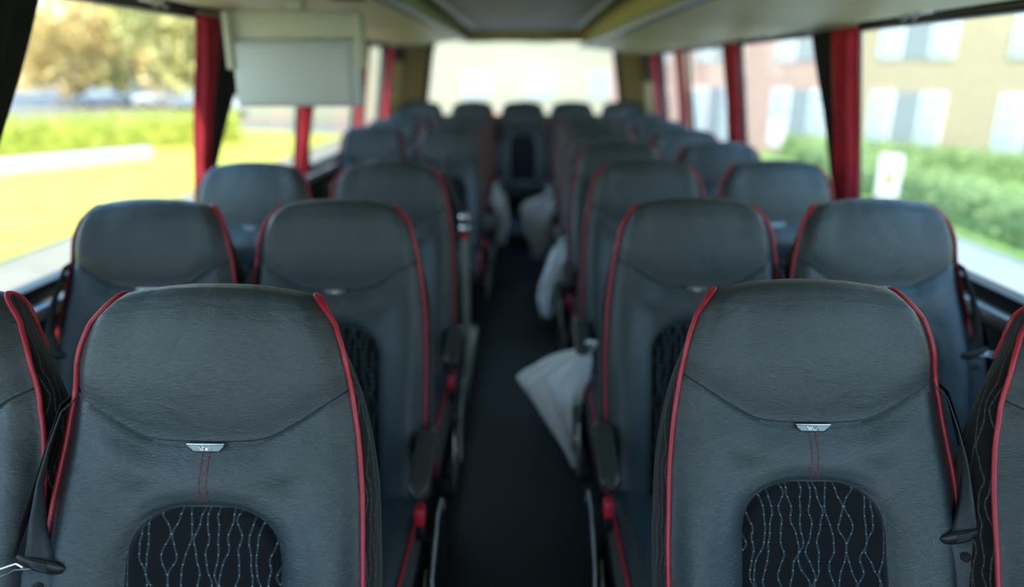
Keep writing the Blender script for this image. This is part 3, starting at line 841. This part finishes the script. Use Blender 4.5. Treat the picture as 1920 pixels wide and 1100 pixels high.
def tree(lb, x, y, h, r, m, seed, base_h=.25):
    rnd = random.Random(seed); t = thing('tree', lb, 'tree', (x, y, GZ))
    tr = MB().tube([(0, 0, -.1), (.1, 0, h*.25), (-.05, .1, h*.55), (.05, 0, h*.85)], [.035*h, .028*h, .02*h, .006*h], 8)
    trk = tr.build('trunk', BARK, t)
    br = MB()
    for k in range(9):
        a = rnd.random()*2*pi; z = h*rnd.uniform(.3, .7); q = r*rnd.uniform(.6, .9)
        br.tube([(0, 0, z), (cos(a)*q*.5, sin(a)*q*.5, z+h*.10), (cos(a)*q, sin(a)*q, z+h*.16)], [.012*h, .007*h, .003*h], 6)
    br.build('branches', BARK, trk)
    vs = []; fs = []
    cl = [(rnd.gauss(0, .45)*r, rnd.gauss(0, .45)*r, h*rnd.uniform(base_h+.12, .93), r*rnd.uniform(.25, .5)) for _ in range(26)]
    for k in range(3600):
        c0 = rnd.choice(cl); v = Vector((rnd.gauss(0, 1), rnd.gauss(0, 1), rnd.gauss(0, 1))).normalized()*c0[3]*rnd.uniform(.6, 1.05)
        c = Vector(c0[:3])+v; a = Vector((rnd.gauss(0, 1), rnd.gauss(0, 1), rnd.gauss(0, 1))).normalized(); b2 = a.orthogonal().normalized()
        s_ = rnd.uniform(.14, .32)*h/9; o_ = len(vs); vs += [c+a*s_, c+b2*s_*.7, c-a*s_, c-b2*s_*.7]; fs.append((o_, o_+1, o_+2, o_+3))
    cm = MB(); cm.add(vs, fs, smooth=False); cm.build('foliage', m, t)['kind'] = 'stuff'
    return t
# at(px, zc): lateral position for a given distance, written out as numbers
TR = [(-62, 72, 7.5, 4.2, 1, 'low olive tree beyond the road at the far end'), (-54, 74, 9, 4.5, 0, 'broad orange-brown tree beyond the parked cars'), (-47, 76, 8, 4.5, 2, 'pale yellow tree beyond the road'),
      (-41, 72, 11, 5, 1, 'tall olive tree behind the hedge'), (-35, 70, 12.5, 5, 2, 'tall yellow tree standing mid-way along the road'), (-30, 66, 12, 5, 0, 'tall orange tree above the end of the hedge'),
      (-25, 62, 12, 5, 0, 'orange-leaved tree beside the red curtain'), (-20.5, 66, 12, 5, 2, 'yellow tree seen past the monitor housing'), (-16, 72, 11, 5, 1, 'olive tree near the rear of the coach'), (-22, 48, 10, 3.2, 2, 'slim yellow-green tree at the lawn corner'),
      (-70, 80, 10, 5, 0, 'dim orange tree at the road bend'), (-11.5, 70, 9, 4, 0, 'orange tree behind the rear lawn-side curtains'),
      (-38, 60, 8, 4, 0, 'bushy orange tree in front of the tall yellow tree'), (-27, 56, 10, 4, 1, 'olive tree in front of the orange trees by the hedge end'), (-58, 66, 7, 4.5, 2, 'low yellow tree before the broad orange-brown tree')]
for k, (x, y, h, r, mi, lb) in enumerate(TR): tree(lb, x, y, h, r, LEAF[mi], 40+k, .12)

def car(lb, x, y, rz, col, s=1):
    t = thing('parked_car', lb, 'car', (x, y, GZ+.01), rz, 'cars parked beyond the hedge')
    pm = mat('car_paint', col, .25, .2, Coat_Weight=.6)
    side = [(-2.1, .35), (-2.15, .75), (-1.9, .9), (-1.2, .98), (-.55, 1.42), (.75, 1.46), (1.45, 1.02), (2.05, .9), (2.15, .6), (2.1, .32)]
    MB().prism(side, 'y', -.86, .86, .06).build('body', pm, t)
    for s_ in (-1, 1):
        MB().prism([(-1.08, .98), (-.52, 1.36), (.08, 1.39), (.08, .98)], 'y', s_*.862, s_*.872).build('side_window', WPANE, t)
        MB().prism([(.14, .98), (.14, 1.39), (.72, 1.38), (1.28, 1.02)], 'y', s_*.862, s_*.872).build('side_window', WPANE, t)
    MB().prism([(-1.22, 1.0), (-.60, 1.40), (-.56, 1.44), (-1.26, 1.02)], 'y', -.7, .7).build('windscreen', WPANE, t)
    for wx in (-1.35, 1.35):
        for s_ in (-1, 1):
            w = MB().disc((wx, s_*.80, .32), (0, 1, 0), .32, .2, 20).build('wheel', RUBB, t)
            MB().disc((wx, s_*.905, .32), (0, 1, 0), .18, .02, 14).build('hub_cap', STEEL, w)
    for s_ in (-1, 1): MB().ball((-2.13, s_*.62, .68), .12, 8, (.4, 1.2, .8)).build('headlight', CHROME, t)
CARS = [(-31.5, 36, 2.4, (.55, .60, .66), 'silver-blue parked car behind the left end of the long hedge'), (-48, 56, .25, (.7, .72, .75), 'white parked car farther along the road'), (-35.5, 60, .2, (.14, .18, .26), 'dark blue parked car beyond the hedge end'),
        (-31.0, 61, .2, (.68, .70, .72), 'white parked car beside the dark blue one'), (-19, 50, .1, (.6, .64, .7), 'pale parked car below the monitor housing'), (-24.5, 54, .1, (.30, .34, .42), 'grey parked car between two pale ones'), (-13.5, 52, .1, (.65, .6, .5), 'cream parked car near the rear curtains')]
for c in CARS: car(c[4], c[0], c[1], c[2], c[3])
t = thing('road_sign', 'pale green and white upright sign beside the silver-blue car', 'sign', (-20.6, 23.9, GZ), .6)
MB().tube([(0, 0, 0), (0, 0, 1.4)], .03, 8).build('post', STEEL, t); MB().box(-.22, .22, -.02, .02, 1.0, 1.75, .01).build('sign_panel', mat('pale_green_sign', (.35, .8, .5), .5), t)

# brick building on the other side
FA = Vector((22.0, 8.86, 0)); fd = Vector((-.583, .812, 0)).normalized(); fn = Vector((-fd.y, fd.x, 0))
if fn.x > 0: fn = -fn
FL = 31.0; rz = math.atan2(fd.y, fd.x)
t = thing('brick_building', 'long tan brick building with white windows beyond the green lawn', 'building', (FA.x, FA.y, GZ), rz)
# local x runs along the facade, local +y points toward the coach
H = 11
def wallp(x0, x1, m, nm):
    mb = MB(); mb.box(x0, x1, -6, 0, -.1, H); mb.uv = [(v[0]-v[1], v[2]) for v in mb.v]; mb.build(nm, m, t)
wallp(-14, 19.2, BRICK, 'tan_brick_wing'); wallp(19.2, FL, PINKB, 'pink_brick_wing')
MB().box(-14.2, FL+.2, -6.2, .25, H, H+.4).build('roof_edge', WFR, t)
def bwin(x, z, w, h, cols=3, rows=4):
    f = MB().box(x-w/2, x+w/2, .0, .06, z, z+h, .01).build('building_window', WFR, t)
    pw = (w-.12)/cols; phh = (h-.12)/rows; g = MB()
    for i in range(cols):
        for j in range(rows):
            g.box(x-w/2+.06+i*pw+.03, x-w/2+.06+(i+1)*pw-.03, .06, .075, z+.06+j*phh+.03, z+.06+(j+1)*phh-.03)
    g.build('panes', WPANE, f)
for k in range(-3, 7):
    xx = 17.3-3.75*1+(-k)*3.75+3.6
    for z, h in ((.28, 2.0), (3.25, 1.75), (6.3, 1.75)):
        bwin(xx-.78, z, .74, h); bwin(xx+.78, z, .74, h)
        MB().box(xx-.39, xx+.39, .0, .03, z, z+h).build('spandrel_panel', WDARK, t)
# pale building closing the view behind the coach
PALEF = mat('pale_window_frame', (.36, .37, .32), .6)
t2 = thing('pale_building', 'pale washed-out building seen through the rear window', 'building', (-2, 46, GZ))
mb = MB().box(-16, 22, 0, 8, -.1, 9); mb.build('facade', mat('pale_render', (.35, .335, .25), .8), t2)
for k in range(9):
    for z in (1.2, 4.6):
        f = MB().box(-14+k*4, -12.2+k*4, -.06, 0.0, z, z+1.7).build('building_window', PALEF, t2)
        MB().box(-13.85+k*4, -12.35+k*4, -.075, -.061, z+.12, z+1.58).build('pane', WPANE, f)
car('white car parked behind the coach, seen through the rear window', 2.8, 24, .1, (.75, .76, .78)); car('orange car parked behind the coach, seen through the rear window', -2.2, 30, .05, (.7, .3, .12))
# two white notice signs with an orange mark
for x, y, lb in ((6.95, 13.4, 'white notice sign with orange mark before the low dark hedge'), (8.1, 23.0, 'smaller-looking white notice sign farther along the facade')):
    s = thing('notice_sign', lb, 'sign', (x, y, GZ-.02), math.atan2(-x, y)*1, 'white notice signs on the lawn')
    MB().tube([(0, 0.03, 0), (0, 0.03, 1.45)], .02, 8).build('post', STEEL, s)
    pn = MB().box(-.19, .19, -.01, .01, .62, 1.42, .006).build('sign_panel', WHITE, s)
    MB().ball((0, -.012, 1.24), .06, 8, (1, .15, 1)).prism([(-.09, .84), (.09, .84), (.05, 1.16), (-.05, 1.16)], 'y', -.014, -.0105).build('orange_mark', mat('orange_paint', (.8, .2, .04), .6), pn)

# ------------------------------------------------------------------ light
W = bpy.data.worlds.new('sky'); S.world = W; W.use_nodes = True; nt = W.node_tree
bg = nt.nodes['Background']; tc = nt.nodes.new('ShaderNodeTexCoord'); sp = nt.nodes.new('ShaderNodeSeparateXYZ'); cr = nt.nodes.new('ShaderNodeValToRGB')
nt.links.new(tc.outputs['Generated'], sp.inputs[0]); nt.links.new(sp.outputs['Z'], cr.inputs[0]); nt.links.new(cr.outputs[0], bg.inputs[0])
e = cr.color_ramp.elements; e[0].position = 0; e[0].color = (.92, .94, .92, 1); e[1].position = .7; e[1].color = (.20, .52, 1.0, 1)
k = cr.color_ramp.elements.new(.16); k.color = (.58, .80, 1.0, 1)
bg.inputs['Strength'].default_value = 2.0
sd = bpy.data.lights.new('sun', 'SUN'); sd.energy = 5.0; sd.angle = math.radians(1.0); sd.color = (1, .93, .78)
so = bpy.data.objects.new('sun', sd); C.objects.link(so)
so.rotation_euler = Vector((.10, .62, -.78)).to_track_quat('-Z', 'Y').to_euler()

# ------------------------------------------------------------------ camera
F = 1300
cam = bpy.data.cameras.new('camera'); co = bpy.data.objects.new('camera', cam); C.objects.link(co); S.camera = co
cam.sensor_width = 36; cam.lens = F/1920*36; cam.clip_start = .05; cam.clip_end = 600
pitch = math.atan(417/F); yaw = math.atan(25/(F/cos(pitch)))
co.location = (0, 0, CZ); co.rotation_euler = (pi/2-pitch, 0, yaw)
cam.dof.use_dof = True; cam.dof.focus_distance = 1.11; cam.dof.aperture_fstop = 1.15; cam.dof.aperture_blades = 0
S.view_settings.view_transform = 'Standard'; S.view_settings.look = 'None'; S.view_settings.gamma = 1; S.view_settings.use_curve_mapping = False
S.view_settings.exposure = 1.0
S.cycles.use_denoising = True
S.cycles.max_bounces = 10; S.cycles.diffuse_bounces = 5; S.cycles.transparent_max_bounces = 24
S.cycles.sample_clamp_indirect = 8
